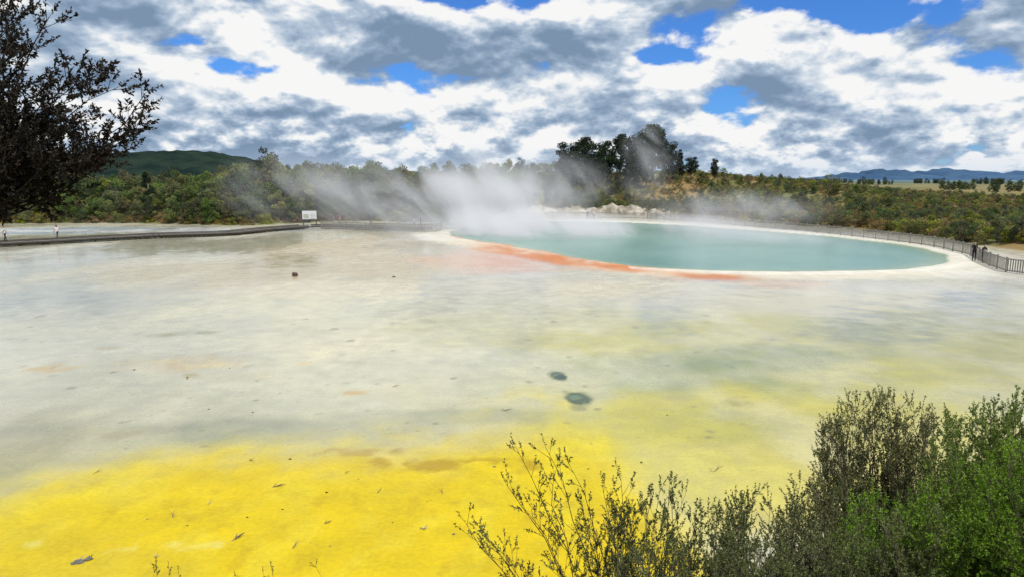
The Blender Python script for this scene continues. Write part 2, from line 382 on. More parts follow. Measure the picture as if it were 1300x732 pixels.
# ---------------------------------------------------------------- foliage materials
def leafmat(name, dark, light, var=0.25, trans=True):
    m = mat(name, 0.6, dark, 0.25); t = NT(m.node_tree); b = m.node_tree.nodes['Principled BSDF']
    a = t.n('ShaderNodeAttribute', attribute_name='col').outputs['Fac']
    oi = t.n('ShaderNodeObjectInfo').outputs['Random']
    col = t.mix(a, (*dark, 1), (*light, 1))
    hs = t.n('ShaderNodeHueSaturation', {'Hue': t.mr(oi, 0, 1, .47, .53, 'LINEAR'), 'Saturation': t.mr(oi, 0, 1, .75, 1.15, 'LINEAR'), 'Value': t.mr(t.m('FRACT', t.m('MULTIPLY', oi, 7.3)), 0, 1, 1-var, 1+var, 'LINEAR'), 'Color': col})
    t.t.links.new(hs.outputs[0], b.inputs['Base Color'])
    if trans:
        tr = t.n('ShaderNodeBsdfTranslucent', {'Color': hs.outputs[0]})
        mx = t.n('ShaderNodeMixShader', {0: 0.3, 1: b.outputs[0], 2: tr.outputs[0]})
        t.t.links.new(mx.outputs[0], m.node_tree.nodes['Material Output'].inputs[0])
    return m
bark = noisy('bark', (0.10, 0.08, 0.06), (0.20, 0.17, 0.13), 12)
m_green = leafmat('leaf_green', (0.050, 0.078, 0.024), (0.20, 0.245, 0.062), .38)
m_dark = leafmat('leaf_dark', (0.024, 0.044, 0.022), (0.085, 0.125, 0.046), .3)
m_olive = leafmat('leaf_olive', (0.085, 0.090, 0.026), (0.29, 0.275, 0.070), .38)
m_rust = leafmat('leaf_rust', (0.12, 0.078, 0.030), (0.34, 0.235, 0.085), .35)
m_ygr = leafmat('leaf_yellow_green', (0.13, 0.14, 0.020), (0.40, 0.39, 0.05), .3)
m_pine = leafmat('pine_needles', (0.010, 0.020, 0.010), (0.048, 0.072, 0.026), .1)

def tree_mesh(name, h, cw, lm, ncl=26, nl=110, ls=0.22, trunk=0.25, shape='round', seed=0):
    global rng
    rng = np.random.default_rng(100+seed)
    mb = MB(); top = h*0.86
    tp = np.array([[0, 0, -0.5], [rng.normal()*.1, rng.normal()*.1, h*.3], [rng.normal()*.2, rng.normal()*.2, h*.6], [rng.normal()*.25, rng.normal()*.25, top]])
    mb.tube(tp, [h*.028, h*.022, h*.015, h*.004], 6, 0)
    for i in range(ncl):
        f = (i+.5)/ncl
        if shape == 'round':
            z = h*(trunk+(1-trunk)*f**.9); rad = cw*math.sqrt(max(0.05, 1-((f-.35)/.68)**2))
        elif shape == 'cone':
            z = h*(trunk+(1-trunk)*f); rad = cw*(1.05-f)
        else:
            z = h*(trunk+(1-trunk)*f); rad = cw*(.5+.6*math.sin(f*3.0))
        a = rng.uniform(0, 6.28); r = rad*rng.uniform(.35, 1)
        c = np.array([math.cos(a)*r, math.sin(a)*r, z+rng.normal()*.04*h])
        z0 = z*.75; b0 = np.array([np.interp(z0, tp[:, 2], tp[:, 0]), np.interp(z0, tp[:, 2], tp[:, 1]), z0])
        mb.tube([b0, (b0+c)/2+[0, 0, -.02*h], c], [h*.009, h*.006, h*.002], 4, 0)
        sz = cw*rng.uniform(.20, .42)*(1.0 if shape != 'cone' else (1.1-f*.7))
        d = rng.normal(size=(nl, 3)); d /= np.linalg.norm(d, axis=1)[:, None]
        rr = rng.uniform(.35, 1.05, nl)**.7
        pos = c+d*rr[:, None]*sz*np.array([1.1, 1.1, .62])
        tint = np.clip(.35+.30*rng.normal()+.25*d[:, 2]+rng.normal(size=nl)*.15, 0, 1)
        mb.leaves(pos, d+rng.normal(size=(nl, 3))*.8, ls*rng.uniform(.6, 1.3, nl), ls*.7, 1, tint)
    return mb.out(name, [bark, lm], obj=False)

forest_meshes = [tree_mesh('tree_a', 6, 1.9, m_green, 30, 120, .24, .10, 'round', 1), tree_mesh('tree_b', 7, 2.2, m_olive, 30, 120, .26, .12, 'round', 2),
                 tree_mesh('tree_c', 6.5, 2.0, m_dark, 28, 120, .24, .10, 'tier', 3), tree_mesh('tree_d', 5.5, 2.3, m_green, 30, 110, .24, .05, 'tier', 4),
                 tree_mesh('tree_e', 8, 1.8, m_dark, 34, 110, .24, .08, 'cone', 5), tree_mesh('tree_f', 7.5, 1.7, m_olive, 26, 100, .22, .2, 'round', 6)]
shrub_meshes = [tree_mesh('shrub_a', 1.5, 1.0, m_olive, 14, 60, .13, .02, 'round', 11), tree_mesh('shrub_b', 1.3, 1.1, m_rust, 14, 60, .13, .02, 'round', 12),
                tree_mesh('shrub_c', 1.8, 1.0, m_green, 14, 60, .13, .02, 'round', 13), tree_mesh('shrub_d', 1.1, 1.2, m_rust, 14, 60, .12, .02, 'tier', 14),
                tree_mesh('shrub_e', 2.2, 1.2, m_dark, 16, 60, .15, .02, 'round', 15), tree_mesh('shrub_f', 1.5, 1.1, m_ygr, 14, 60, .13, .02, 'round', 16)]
rng = np.random.default_rng(77); rnd = random.Random(5)
def inst(me, parent, x, y, s, name, sink=0.1, sz=None):
    o = bpy.data.objects.new(name, me); o.location = (x, y, float(height(x, y))-sink); o.rotation_euler = (rnd.uniform(-.06, .06), rnd.uniform(-.06, .06), rnd.uniform(0, 6.28))
    o.scale = (s, s, s*(sz or rnd.uniform(.85, 1.15))); o.parent = parent; COL.objects.link(o); return o

forest = empty('native_forest')
fx = [-250, 0, 60, 150, 250, 350, 450, 560, 640, 700, 760, 850, 950]
fh = [6.8, 6.6, 6.2, 6.0, 6.6, 9.0, 7.6, 6.6, 6.4, 5.4, 3.2, 2.0, 1.2]
cnt = 0
while cnt < 820:
    px = rnd.uniform(-330, 790); s_ = rnd.uniform(0, 1)**1.3*75+1.2
    u = (px-650)/F/math.cos(PITCH); Y0 = float(np.interp(u, *shore)); y = Y0+s_+(4 if px > 600 else 0); x = u*y
    if 585 < px < 860 and s_ < 9: continue
    th_ = float(np.interp(px, fx, fh))*(.50+.50*min(1, s_/20))*rnd.uniform(.60, 1.18)
    r = rnd.random()
    me = forest_meshes[0 if r < .25 else 1 if r < .47 else 2 if r < .58 else 3 if r < .82 else 4 if r < .86 else 5]
    base = {'tree_a': 6, 'tree_b': 7, 'tree_c': 6.5, 'tree_d': 5.5, 'tree_e': 8, 'tree_f': 7.5}[me.name]
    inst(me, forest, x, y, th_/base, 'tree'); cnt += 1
o = inst(forest_meshes[4], forest, P(190, 250, 127)[0], 127, 1.15, 'tree')
scrub = empty('hillside_scrub')
for k in range(6500):
    px = rnd.uniform(-60, 1420) if k % 4 == 0 else rnd.uniform(700, 1420); s_ = rnd.random()**1.25*(170 if px > 700 else 14)+.8
    u = (px-650)/F/math.cos(PITCH); Y0 = float(np.interp(u, *shore)); y = Y0+s_; x = u*y
    if 600 < px < 850 and s_ < 7: continue
    if px > 1240 and s_ < 4: continue
    q = float(fbm(x*.05, y*.05, 4, 53)); r = rnd.random()
    if r < (0.60 if q > .47 else .22): me = shrub_meshes[1 if rnd.random() < .5 else 3]
    else: me = shrub_meshes[rnd.choice([0, 0, 2, 4, 5, 5])]
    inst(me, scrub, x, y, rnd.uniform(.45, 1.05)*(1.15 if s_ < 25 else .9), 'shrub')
for k in range(130):
    px = rnd.uniform(830, 1400); s_ = rnd.random()**1.3*90+2; u = (px-650)/F/math.cos(PITCH); y = float(np.interp(u, *shore))+s_; x = u*y
    inst(forest_meshes[rnd.choice([0, 1, 3, 3])], scrub, x, y, rnd.uniform(.22, .46), 'bush')
m_gorse = leafmat('gorse_flower', (0.25, 0.20, 0.02), (0.75, 0.55, 0.03), .1)
gme = tree_mesh('gorse', 1.5, 1.0, m_gorse, 10, 40, .13, .02, 'round', 17)
for (px, s_) in [(1283, 6), (1290, 9), (1275, 12), (1296, 5), (40, 5), (28, 8), (52, 6)]:
    u = (px-650)/F/math.cos(PITCH); y = float(np.interp(u, *shore))+s_; inst(gme, scrub, u*y, y, rnd.uniform(.9, 1.3), 'shrub')
    inst(shrub_meshes[2], scrub, u*y+.2, y+.4, .8, 'shrub')
pm1 = [tree_mesh('pine_a', 14, 3.2, m_pine, 46, 150, .42, .32, 'round', 21), tree_mesh('pine_b', 13, 3.8, m_pine, 46, 150, .42, .28, 'tier', 22), tree_mesh('pine_c', 12, 3.0, m_pine, 40, 140, .40, .22, 'cone', 23)]
for (px, top, dY, i, sc) in [(722, 184, 195, 1, 1.0), (742, 176, 200, 0, 1.05), (766, 182, 198, 1, 1.0), (788, 172, 204, 0, 1.0), (810, 172, 196, 1, 1.0), (830, 160, 200, 0, 1.15), (850, 182, 196, 1, 1.0), (864, 192, 198, 2, 1.0), (878, 200, 200, 1, .9), (800, 190, 190, 2, 1.0), (730, 196, 188, 2, 1.1), (755, 194, 190, 1, .9), (822, 184, 190, 1, .9), (908, 202, 196, 1, .5)]:
    tp = P(px, top, dY); g = float(height(tp[0], dY)); me = pm1[i]; hh = {0: 14, 1: 13, 2: 12}[i]
    o = bpy.data.objects.new('pine_tree', me); COL.objects.link(o); o.location = (tp[0], dY, g-.3); k = (tp[2]-g)/(hh*.98)
    o.scale = (max(k, .55)*sc*.95, max(k, .55)*sc*.95, k); o.rotation_euler = (0, 0, rnd.uniform(0, 6))
for (px, top, dY) in [(1055, 224, 140)]:
    me = tree_mesh('young_tree', 5, 1.6, m_olive, 18, 80, .2, .5, 'tier', 31); tp = P(px, top, dY); g = float(height(tp[0], dY))
    o = bpy.data.objects.new('young_tree', me); COL.objects.link(o); o.location = (tp[0], dY, g-.2); k = (tp[2]-g)/5; o.scale = (k, k, k)
clumps = empty('distant_trees')
for (px, d_, n) in [(1205, 520, 16), (1265, 430, 9), (1290, 440, 7), (1010, 900, 16), (1100, 1000, 22), (960, 700, 10), (1240, 1100, 26), (1170, 1300, 24), (1050, 1400, 20), (1330, 700, 14)]:
    for k in range(n):
        y = d_+rnd.uniform(-25, 25); x = px+rnd.uniform(-22, 22); x = (x-650)/F*y/math.cos(PITCH)
        inst(forest_meshes[2] if rnd.random() < .7 else forest_meshes[0], clumps, x, y, rnd.uniform(.6, 1.1)*(1+.4*(d_ > 800)), 'tree')

# ---------------------------------------------------------------- distant hills and mountains
def ridge(name, pts, Y0, depth, m, rough_, seed, base=-5, n=260):
    k = 30
    pxs = np.linspace(pts[0][0], pts[-1][0], n); pys = np.interp(pxs, [p[0] for p in pts], [p[1] for p in pts])
    xs = np.array([P(a_, b_, Y0)[0] for a_, b_ in zip(pxs, pys)]); zs = np.array([P(a_, b_, Y0)[2] for a_, b_ in zip(pxs, pys)])
    tt = np.linspace(-1, 1, k)
    Vx = np.repeat(xs[:, None], k, 1); Vy = Y0+tt[None]*depth+0*Vx
    prof = np.cos(tt*np.pi/2)**1.2
    Vz = base+(zs[:, None]-base)*prof[None]
    Vz = Vz+(fbm(Vx/rough_[0], Vy/rough_[0], 5, seed)-.5)*rough_[1]*(prof[None]**.5)
    idx = np.arange(n*k).reshape(n, k)
    Q = np.stack([idx[:-1, :-1], idx[1:, :-1], idx[1:, 1:], idx[:-1, 1:]], -1).reshape(-1, 4)
    return build(name, np.stack([Vx, Vy, Vz], -1).reshape(-1, 3), Q, [m], None, None, True)
hm = noisy('hill_forest', (0.008, 0.016, 0.016), (0.022, 0.036, 0.026), .02, .95, 1.0, .0)
ridge('forested_hill', [(-260, 214), (-50, 202), (60, 198), (150, 196), (215, 193), (260, 193), (300, 199), (335, 207), (370, 220), (420, 232)], 1500, 420, hm, (12, 12), 3, n=700)
hm3 = noisy('low_hill_forest', (0.020, 0.038, 0.034), (0.036, 0.056, 0.046), .03, .95, .5, .0)
ridge('low_hill', [(330, 224), (420, 214), (520, 218), (620, 222), (700, 219), (800, 224), (960, 229), (1000, 231)], 2300, 500, hm3, (14, 12), 5, n=500)
hm2 = noisy('mountain_haze', (0.042, 0.088, 0.165), (0.068, 0.125, 0.205), .002, 1, .0, .0)  # bluish aerial haze is mixed into the mountains' base colour
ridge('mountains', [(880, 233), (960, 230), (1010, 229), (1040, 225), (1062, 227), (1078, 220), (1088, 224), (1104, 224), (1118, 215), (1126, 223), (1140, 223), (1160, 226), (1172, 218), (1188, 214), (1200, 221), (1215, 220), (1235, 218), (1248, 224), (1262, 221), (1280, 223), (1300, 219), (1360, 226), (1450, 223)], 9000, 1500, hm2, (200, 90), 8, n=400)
hm4 = noisy('plain_hill_haze', (0.042, 0.080, 0.095), (0.060, 0.098, 0.105), .004, 1, .0, .0)  # far hill colour carries a painted haze tint
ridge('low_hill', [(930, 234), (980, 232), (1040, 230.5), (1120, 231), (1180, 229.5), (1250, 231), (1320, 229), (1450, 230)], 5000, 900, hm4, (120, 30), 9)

# ---------------------------------------------------------------- white silica bank behind the pool
n = 260; pxs = np.linspace(622, 880, n); k = 18; tt = np.linspace(0, 1, k)
VV = []
for i, px in enumerate(pxs):
    u = (px-650)/F/math.cos(PITCH); Y0 = float(np.interp(u, *shore))-1.0; f_ = i/(n-1)
    hh = (.9+2.6*float(fbm(np.array(px*.07), np.array(1.0), 5, 4)))*min(1, f_*8, (1-f_)*6)
    for a_ in tt:
        y = Y0+a_*6+2.6*(float(fbm(np.array(px*.12), np.array(a_*3), 4, 7))-.5); VV.append([u*y, y, -.1+hh*sm(a_, 0, .65)*(1-.25*a_)+.7*(float(fbm(np.array(px*.2), np.array(a_*6), 4, 8))-.5)])
idx = np.arange(n*k).reshape(n, k); Q = np.stack([idx[:-1, :-1], idx[1:, :-1], idx[1:, 1:], idx[:-1, 1:]], -1).reshape(-1, 4)
build('silica_bank', VV, Q, [noisy('silica_rock', (0.50, 0.45, 0.37), (0.19, 0.16, 0.10), .5, .9, .9)], None, None, True)
for k_ in range(110):
    px = rnd.uniform(625, 880); u = (px-650)/F/math.cos(PITCH); y = float(np.interp(u, *shore))+rnd.uniform(2.0, 8); x = u*y
    o = inst(shrub_meshes[rnd.choice([0, 2, 4, 3])], scrub, x, y, rnd.uniform(.4, .95), 'shrub'); o.location.z += .9

# ---------------------------------------------------------------- fences and boardwalks
wood = noisy('weathered_timber', (0.20, 0.19, 0.165), (0.31, 0.29, 0.26), 5, .8, .2)
wood_d = noisy('dark_timber', (0.035, 0.032, 0.028), (0.07, 0.06, 0.05), 5, .8, .2)
def resample(pts, step):
    pts = np.array(pts, float); d = np.r_[0, np.cumsum(np.hypot(*np.diff(pts[:, :2], axis=0).T))]
    m = max(2, int(d[-1]/step)+1); q = np.linspace(0, d[-1], m)
    return np.stack([np.interp(q, d, pts[:, 0]), np.interp(q, d, pts[:, 1])], 1)
def fence(name, pxpts, hgt=1.15, z0=0.0, pick=0.22, dens=True):
    pts = resample([G(*p, z0) for p in pxpts], 2.2); mb = MB()
    zg = lambda x, y: max(float(height(x, y)), z0)
    for i, (x, y) in enumerate(pts):
        z = zg(x, y); mb.box((-.06, -.06, -.3), (.06, .06, hgt+.08), 0, None, (x, y, z))
        if i < len(pts)-1:
            x2, y2 = pts[i+1]; z2 = zg(x2, y2); L = math.hypot(x2-x, y2-y); a_ = math.atan2(y2-y, x2-x); R = rotz(a_)
            for zz in (.15, hgt-.08):
                mb.tube([[x, y, z+zz], [x2, y2, z2+zz]], [.045, .045], 4, 0)
            m_ = int(L/pick)
            for j in range(1, m_):
                f_ = j/m_; mb.box((-.05, -.085, .06), (.05, -.06, hgt), 0, R, (x+(x2-x)*f_, y+(y2-y)*f_, z+(z2-z)*f_))
    return mb.out(name, [wood])
fence('picket_fence', [(640, 280), (700, 277), (760, 277), (820, 278), (870, 281), (930, 286), (1000, 292), (1070, 299), (1130, 306), (1190, 315), (1230, 324), (1252, 336), (1275, 345), (1310, 350), (1400, 356)])
fence('picket_fence', [(408, 291), (450, 292.5), (500, 294), (540, 295.5), (560, 294), (562, 288)], 1.2, 0.0)
def boardwalk(name, pxpts, wid, z):
    pts = resample([G(*p, z) for p in pxpts], .5); mb = MB()
    T = np.gradient(pts, axis=0); T /= np.linalg.norm(T, axis=1)[:, None]; N = np.stack([-T[:, 1], T[:, 0]], 1)
    N = np.where((N[:, 1] < 0)[:, None], -N, N)
    for i in range(len(pts)):
        a_ = math.atan2(T[i, 1], T[i, 0]); R = rotz(a_)
        c_ = pts[i]+N[i]*wid/2
        mb.box((-.235, -wid/2, -.05), (.235, wid/2, 0), 0, R, (c_[0], c_[1], z+rng.uniform(-.004, .004)))
        if i % 5 == 0:
            for o_ in (.12, wid-.12):
                q = pts[i]+N[i]*o_; mb.box((-.07, -.07, -z-.3), (.07, .07, -.05), 1, R, (q[0], q[1], z))
    for o_, zz in ((-.04, -.12), (wid+.04, -.12)):
        q = pts+N*o_; mb.tube(np.c_[q, np.full(len(q), z+zz)], .17, 4, 1)
    for o_ in (.1, wid-.1):
        q = pts+N*o_; mb.tube(np.c_[q, np.full(len(q), z+.13)], .05, 4, 1)
    return mb.out(name, [wood, wood_d])
BZ = .45
boardwalk('boardwalk', [(-160, 318), (0, 309), (60, 306), (120, 302.5), (200, 298.5), (270, 296.5), (300, 295), (345, 290.5), (392, 287)], 2.2, BZ)
boardwalk('boardwalk', [(395, 287), (420, 286.5), (480, 289), (540, 291)], 2.0, .2)

# ---------------------------------------------------------------- info sign
def sign(name, px, py, Y, wd, hb, z):
    x = P(px, py, Y)[0]; mb = MB()
    for sx_ in (-wd/2+.1, wd/2-.1): mb.box((sx_-.06, -.05, 0), (sx_+.06, .05, 1.0+hb), 1, None, (x, Y, z))
    mb.box((-wd/2, -.11, .95), (wd/2, -.055, .95+hb), 0, None, (x, Y, z))
    mb.box((-wd/2-.06, -.12, .90), (wd/2+.06, -.04, .945), 1, None, (x, Y, z)); mb.box((-wd/2-.06, -.12, .955+hb), (wd/2+.06, -.04, 1.0+hb), 1, None, (x, Y, z))
    mb.box((-wd*.42, -.118, 1.0+hb*.1), (-wd*.05, -.113, .95+hb*.6), 2, None, (x, Y, z))
    for q in range(4): mb.box((wd*.04, -.118, 1.05+hb*.17*q), (wd*.42, -.113, 1.09+hb*.17*q), 1, None, (x, Y, z))
    return mb.out(name, [noisy('sign_panel', (.66, .66, .64), (.74, .74, .72), 3, .5, 0), wood_d, noisy('sign_picture', (.3, .36, .25), (.5, .5, .4), 4, .5, 0)])
yb = G(392, 288, .3)[1]; sign('information_sign', 393, 275, yb+1, 2.2, 1.3, .45)
def gz0(x, y): return float(height(x, y))
def shelter(px, Y):
    x = P(px, 275, Y)[0]; z = gz0(x, Y); mb = MB()
    for a_ in (-1.3, 1.3):
        for b_ in (-.9, .9): mb.box((a_-.07, b_-.07, -.3), (a_+.07, b_+.07, 2.1), 0, None, (x, Y, z))
    mb.add(np.array([[-1.7, -1.3, 2.05], [1.7, -1.3, 2.05], [1.7, 0, 2.65], [-1.7, 0, 2.65], [-1.7, 1.3, 2.05], [1.7, 1.3, 2.05], [-1.7, -1.3, 1.97], [1.7, -1.3, 1.97], [1.7, 1.3, 1.97], [-1.7, 1.3, 1.97]])+[x, Y, z], [[0, 1, 2, 3], [3, 2, 5, 4], [6, 9, 8, 7], [6, 7, 1, 0], [8, 9, 4, 5]], 1)
    for zz in (.5, 1.0): mb.box((-1.3, -.94, zz), (1.3, -.90, zz+.1), 0, None, (x, Y, z))
    return mb.out('viewing_shelter', [wood, wood_d])
shelter(904, G(904, 283)[1]+3)

# ---------------------------------------------------------------- people
skinm = noisy('skin', (.42, .27, .20), (.46, .30, .22), 8, .6, 0)
shoe = noisy('shoe_leather', (.03, .03, .03), (.05, .05, .05), 9, .6, 0)
def person(name, x, y, z, head, shirt, pants, hair, step=.18, armf=.1, lean=0.0, female=False, h=1.7):
    sc = h/1.7; sw = .175 if not female else .155
    vs = [(0, 0, .95), (0, lean*.3, 1.14), (0, lean*.7, 1.36), (0, lean, 1.475), (0, lean+.015, 1.55)]; r = [(.15, .11), (.125, .095), (.15, .10), (.055, .055), (.05, .05)]; ed = [(0, 1), (1, 2), (2, 3), (3, 4)]
    def chain(par, pts, rs):
        p_ = par
        for q, rr_ in zip(pts, rs): vs.append(q); r.append((rr_, rr_)); ed.append((p_, len(vs)-1)); p_ = len(vs)-1
        return p_
    for s_ in (-1, 1):
        st = step*s_; chain(0, [(s_*.095, 0, .88), (s_*.10, st*.45+.03, .49), (s_*.10, st-.02 if st > 0 else st*1.0, .09), (s_*.11, st+.13, .045)], [.088, .058, .042, .035])
        af = -armf*s_
        wri = chain(2, [(s_*sw, lean, 1.40), (s_*(sw+.06), lean+af*.4, 1.13), (s_*(sw+.05), lean+af+.05, .90), (s_*(sw+.05), lean+af*1.1+.07, .82)], [.055, .042, .028, .026])
        bx, by, bz = vs[wri]
        for i, ln in enumerate((.065, .075, .07, .055)):
            oy = (i-1.5)*.019; chain(wri, [(bx-s_*.004, by+oy, bz-.03), (bx-s_*.018, by+oy, bz-.03-ln)], [.009, .008])
        chain(wri, [(bx-s_*.01, by+.045, bz-.01), (bx-s_*.02, by+.055, bz-.055)], [.010, .008])
    me = bpy.data.meshes.new('tmp'); me.from_pydata(vs, ed, []); ob = bpy.data.objects.new('tmp', me); COL.objects.link(ob)
    md = ob.modifiers.new('s', 'SKIN'); ob.modifiers.new('u', 'SUBSURF').levels = 1
    for i, a_ in enumerate(me.skin_vertices[0].data): a_.radius = r[i]; a_.use_root = (i == 0)
    dg = bpy.context.evaluated_depsgraph_get(); bm_ = bpy.data.meshes.new_from_object(ob.evaluated_get(dg))
    bpy.data.objects.remove(ob)
    bm_.materials.clear()
    for m_ in (skinm, noisy('shirt', shirt, tuple(c*.8 for c in shirt), 10, .9, .1), noisy('trousers', pants, tuple(c*.8 for c in pants), 10, .9, .1), shoe, noisy('hair', hair, tuple(c*.6 for c in hair), 30, .7, .2), noisy('lips', (.4, .16, .13), (.4, .16, .13), 5, .6, 0)): bm_.materials.append(m_)
    import bmesh
    bm = bmesh.new(); bm.from_mesh(bm_)
    for f_ in bm.faces:
        c_ = f_.calc_center_median(); f_.smooth = True
        if c_.z < .09: f_.material_index = 3
        elif c_.z < .96 and abs(c_.x) < sw-.01: f_.material_index = 2
        elif c_.z > 1.47 or (abs(c_.x) > sw+.02 and c_.z < 1.2): f_.material_index = 0
        else: f_.material_index = 1
    def ball(cx, cy, cz, rx, ry, rz, mi):
        g = bmesh.ops.create_icosphere(bm, subdivisions=2 if rx > .03 else 1, radius=1, matrix=Matrix.Translation((cx, cy, cz))@Matrix.Diagonal((rx, ry, rz, 1)))
        for v_ in g['verts']:
            for f_ in v_.link_faces: f_.material_index = mi; f_.smooth = True
    hy = lean+.02; hz = 1.60
    ball(0, hy, hz, .076, .095, .112, 0); ball(0, hy-.022, hz+.028, .083, .092, .098, 4)
    ball(0, hy+.098, hz-.01, .012, .018, .02, 0); ball(-.03, hy+.086, hz+.005, .010, .007, .006, 4); ball(.03, hy+.086, hz+.005, .010, .007, .006, 4)
    ball(0, hy+.085, hz-.05, .024, .008, .006, 5); ball(-.077, hy, hz-.01, .01, .018, .028, 0); ball(.077, hy, hz-.01, .01, .018, .028, 0)
    if female: ball(0, hy-.06, hz-.07, .06, .045, .12, 4)
    bm.to_mesh(bm_); bm.free()
    o = bpy.data.objects.new(name, bm_); COL.objects.link(o); o.location = (x, y, z); o.rotation_euler = (0, 0, head); o.scale = (sc, sc, sc)
    return o
def at(px, py, z):  x_, y_ = G(px, py, z); return x_, y_, z
K = (.02, .02, .025); BR = (.06, .035, .02)
person('person', *at(7, 307.5, BZ), -1.4, (.55, .52, .52), (.02, .025, .05), K, .2, .15, 0, False, 1.8)
person('person', *at(73, 304.5, BZ), 1.2, (.66, .54, .55), (.06, .08, .16), BR, .16, .2, .03, True, 1.72)
person('person', *at(422, 285, .2), 2.9, K, (.05, .05, .08), K, .1, .1, 0, False)
person('person', *at(432, 285.5, .2), 1.6, (.5, .1, .1), (.05, .05, .08), BR, .1, .1, 0, True, 1.62)
person('person', *at(471, 287.5, .2), -1.5, (.08, .10, .2), (.1, .1, .12), K, .2, .2)
person('person', *at(526, 290, .2), -1.5, (.6, .6, .62), (.06, .07, .12), K, .2, .2)
person('person', *at(534, 290.4, .2), -1.5, (.06, .06, .07), (.2, .2, .2), BR, .15, .15, 0, True, 1.6)
x_, y_ = G(1259, 336); person('person', x_, y_+2.5, float(height(x_, y_+2.5)), 2.6, K, K, K, .08, .1, .05, False, 1.75)
x_, y_ = G(1272, 338); person('person', x_, y_+2.5, float(height(x_, y_+2.5)), 2.9, (.03, .03, .03), K, BR, .08, .1, .05, True, 1.66)
for px in (748, 756): 
    x_, y_ = G(px, 280); person('person', x_, y_+3, float(height(x_, y_+3)), 3.0, (.1, .12, .3) if px < 750 else (.5, .5, .5), K, K, .05, .1)

# ---------------------------------------------------------------- small debris on the terrace
dead = noisy('dead_wood', (.10, .07, .045), (.25, .20, .15), 20, .9, .3)
pale = noisy('bleached_wood', (.5, .47, .42), (.35, .32, .28), 20, .9, .3)
def twig(px, py, ln, ang, m_, r=.02, br=2):
    x_, y_ = G(px, py); z = float(height(x_, y_)); mb = MB(); rr_ = random.Random(px)
    pts = [[x_+math.cos(ang)*ln*q+rr_.uniform(-.03, .03), y_+math.sin(ang)*ln*q+rr_.uniform(-.03, .03), z+r*.8+.05*math.sin(q*3)] for q in (-.5, -.2, .1, .5)]
    mb.tube(pts, [r, r*.9, r*.7, r*.3], 5, 0)
    for b_ in range(br):
        p_ = np.array(pts[1+b_ % 2]); a2 = ang+rr_.choice([-1, 1])*rr_.uniform(.5, 1.1); mb.tube([p_, p_+[math.cos(a2)*ln*.2, math.sin(a2)*ln*.2, .05], p_+[math.cos(a2)*ln*.35, math.sin(a2)*ln*.35, .08]], [r*.6, r*.4, r*.2], 4, 0)
    mb.out('dead_twig', [m_])
for a_ in [(352, 618, .45, .2, dead, .02), (302, 683, .32, .8, dead, .03), (415, 664, .28, .1, dead, .015), (371, 695, .35, 1.5, dead, .012), (220, 655, .4, 1.9, dead, .012), (537, 671, .22, -.7, pale, .025), (318, 584, .5, -.8, dead, .012), (480, 625, .3, 1.3, dead, .01), (708, 636, .3, 2.2, pale, .02), (908, 597, .5, .9, dead, .015), (640, 521, .5, .1, dead, .015), (120, 600, .4, .5, dead, .01), (265, 640, .2, 1.0, pale, .012), (500, 490, .5, .3, dead, .012), (160, 535, .5, .6, pale, .012), (198, 707, .2, .3, pale, .012), (440, 600, .2, .3, dead, .01), (560, 625, .25, 2.3, dead, .01), (98, 713, .3, .3, pale, .02), (112, 709, .2, .5, dead, .02)]:
    twig(*a_)
def rock(px, py, s_, m_, name='rock', flat=.5):
    import bmesh
    bm = bmesh.new(); bmesh.ops.create_icosphere(bm, subdivisions=3, radius=1)
    for v_ in bm.verts:
        n_ = float(fbm(np.array(v_.co.x*2.2+px), np.array(v_.co.y*2.2+v_.co.z*2.7), 4, 3)); v_.co *= .45+1.1*n_; v_.co.z *= flat
    me = bpy.data.meshes.new(name); bm.to_mesh(me); bm.free(); me.materials.append(m_)
    o = bpy.data.objects.new(name, me); COL.objects.link(o); x_, y_ = G(px, py); o.location = (x_, y_, float(height(x_, y_))+s_*flat*.3); o.scale = (s_, s_*.7, s_)
rk = noisy('grey_stone', (.10, .10, .10), (.40, .38, .33), 9, .9, .8); rr2 = noisy('rusty_stone', (.08, .045, .035), (.15, .09, .065), 5, .9, .6)
rock(101, 713, .10, rk, flat=.4); rock(112, 710, .08, rk, flat=.5); rock(93, 715, .05, rk, flat=.5); rock(374, 351, .22, rr2, flat=1.0); rock(500, 352, .12, rr2)
for k in range(30): rock(rnd.uniform(50, 900), rnd.uniform(425, 700), rnd.uniform(.012, .045), rk if rnd.random() < .4 else rr2, 'pebble')

# ---------------------------------------------------------------- foreground vegetation
m_sh1 = leafmat('manuka_leaf', (0.055, 0.070, 0.022), (0.20, 0.225, 0.066), .1)
m_sh2 = leafmat('manuka_leaf_fresh', (0.060, 0.105, 0.014), (0.25, 0.36, 0.040), .1)
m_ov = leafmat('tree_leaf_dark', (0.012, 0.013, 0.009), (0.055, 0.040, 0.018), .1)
stemm = noisy('shrub_stem', (.07, .055, .04), (.15, .12, .09), 20)
stemd = noisy('dark_stem', (.025, .018, .014), (.06, .045, .035), 20)
def unit(v): return v/(np.linalg.norm(v)+1e-9)
def sprig(mb, p, d, L, nl, ls, tint, r=.0014):
    d = unit(d); side = unit(np.cross(d, rng.normal(size=3)))
    q = np.linspace(0, 1, 4)[:, None]; bend = side*rng.normal()*.12*L
    pts = p+d*L*q+bend*q**2+np.array([0, 0, .08*L])*q**2
    mb.tube(pts, [r, r*.9, r*.7, r*.4], 3, 0)
    f = rng.uniform(.1, 1.02, nl)[:, None]
    c = p+d*L*f+bend*f**2+np.array([0, 0, .08*L])*f**2
    ld = rng.normal(size=(nl, 3))*.75+d
    mb.leaves(c, ld, ls*rng.uniform(.6, 1.3, nl), ls*.46, 1, np.clip(tint+rng.normal(size=nl)*.2, 0, 1))
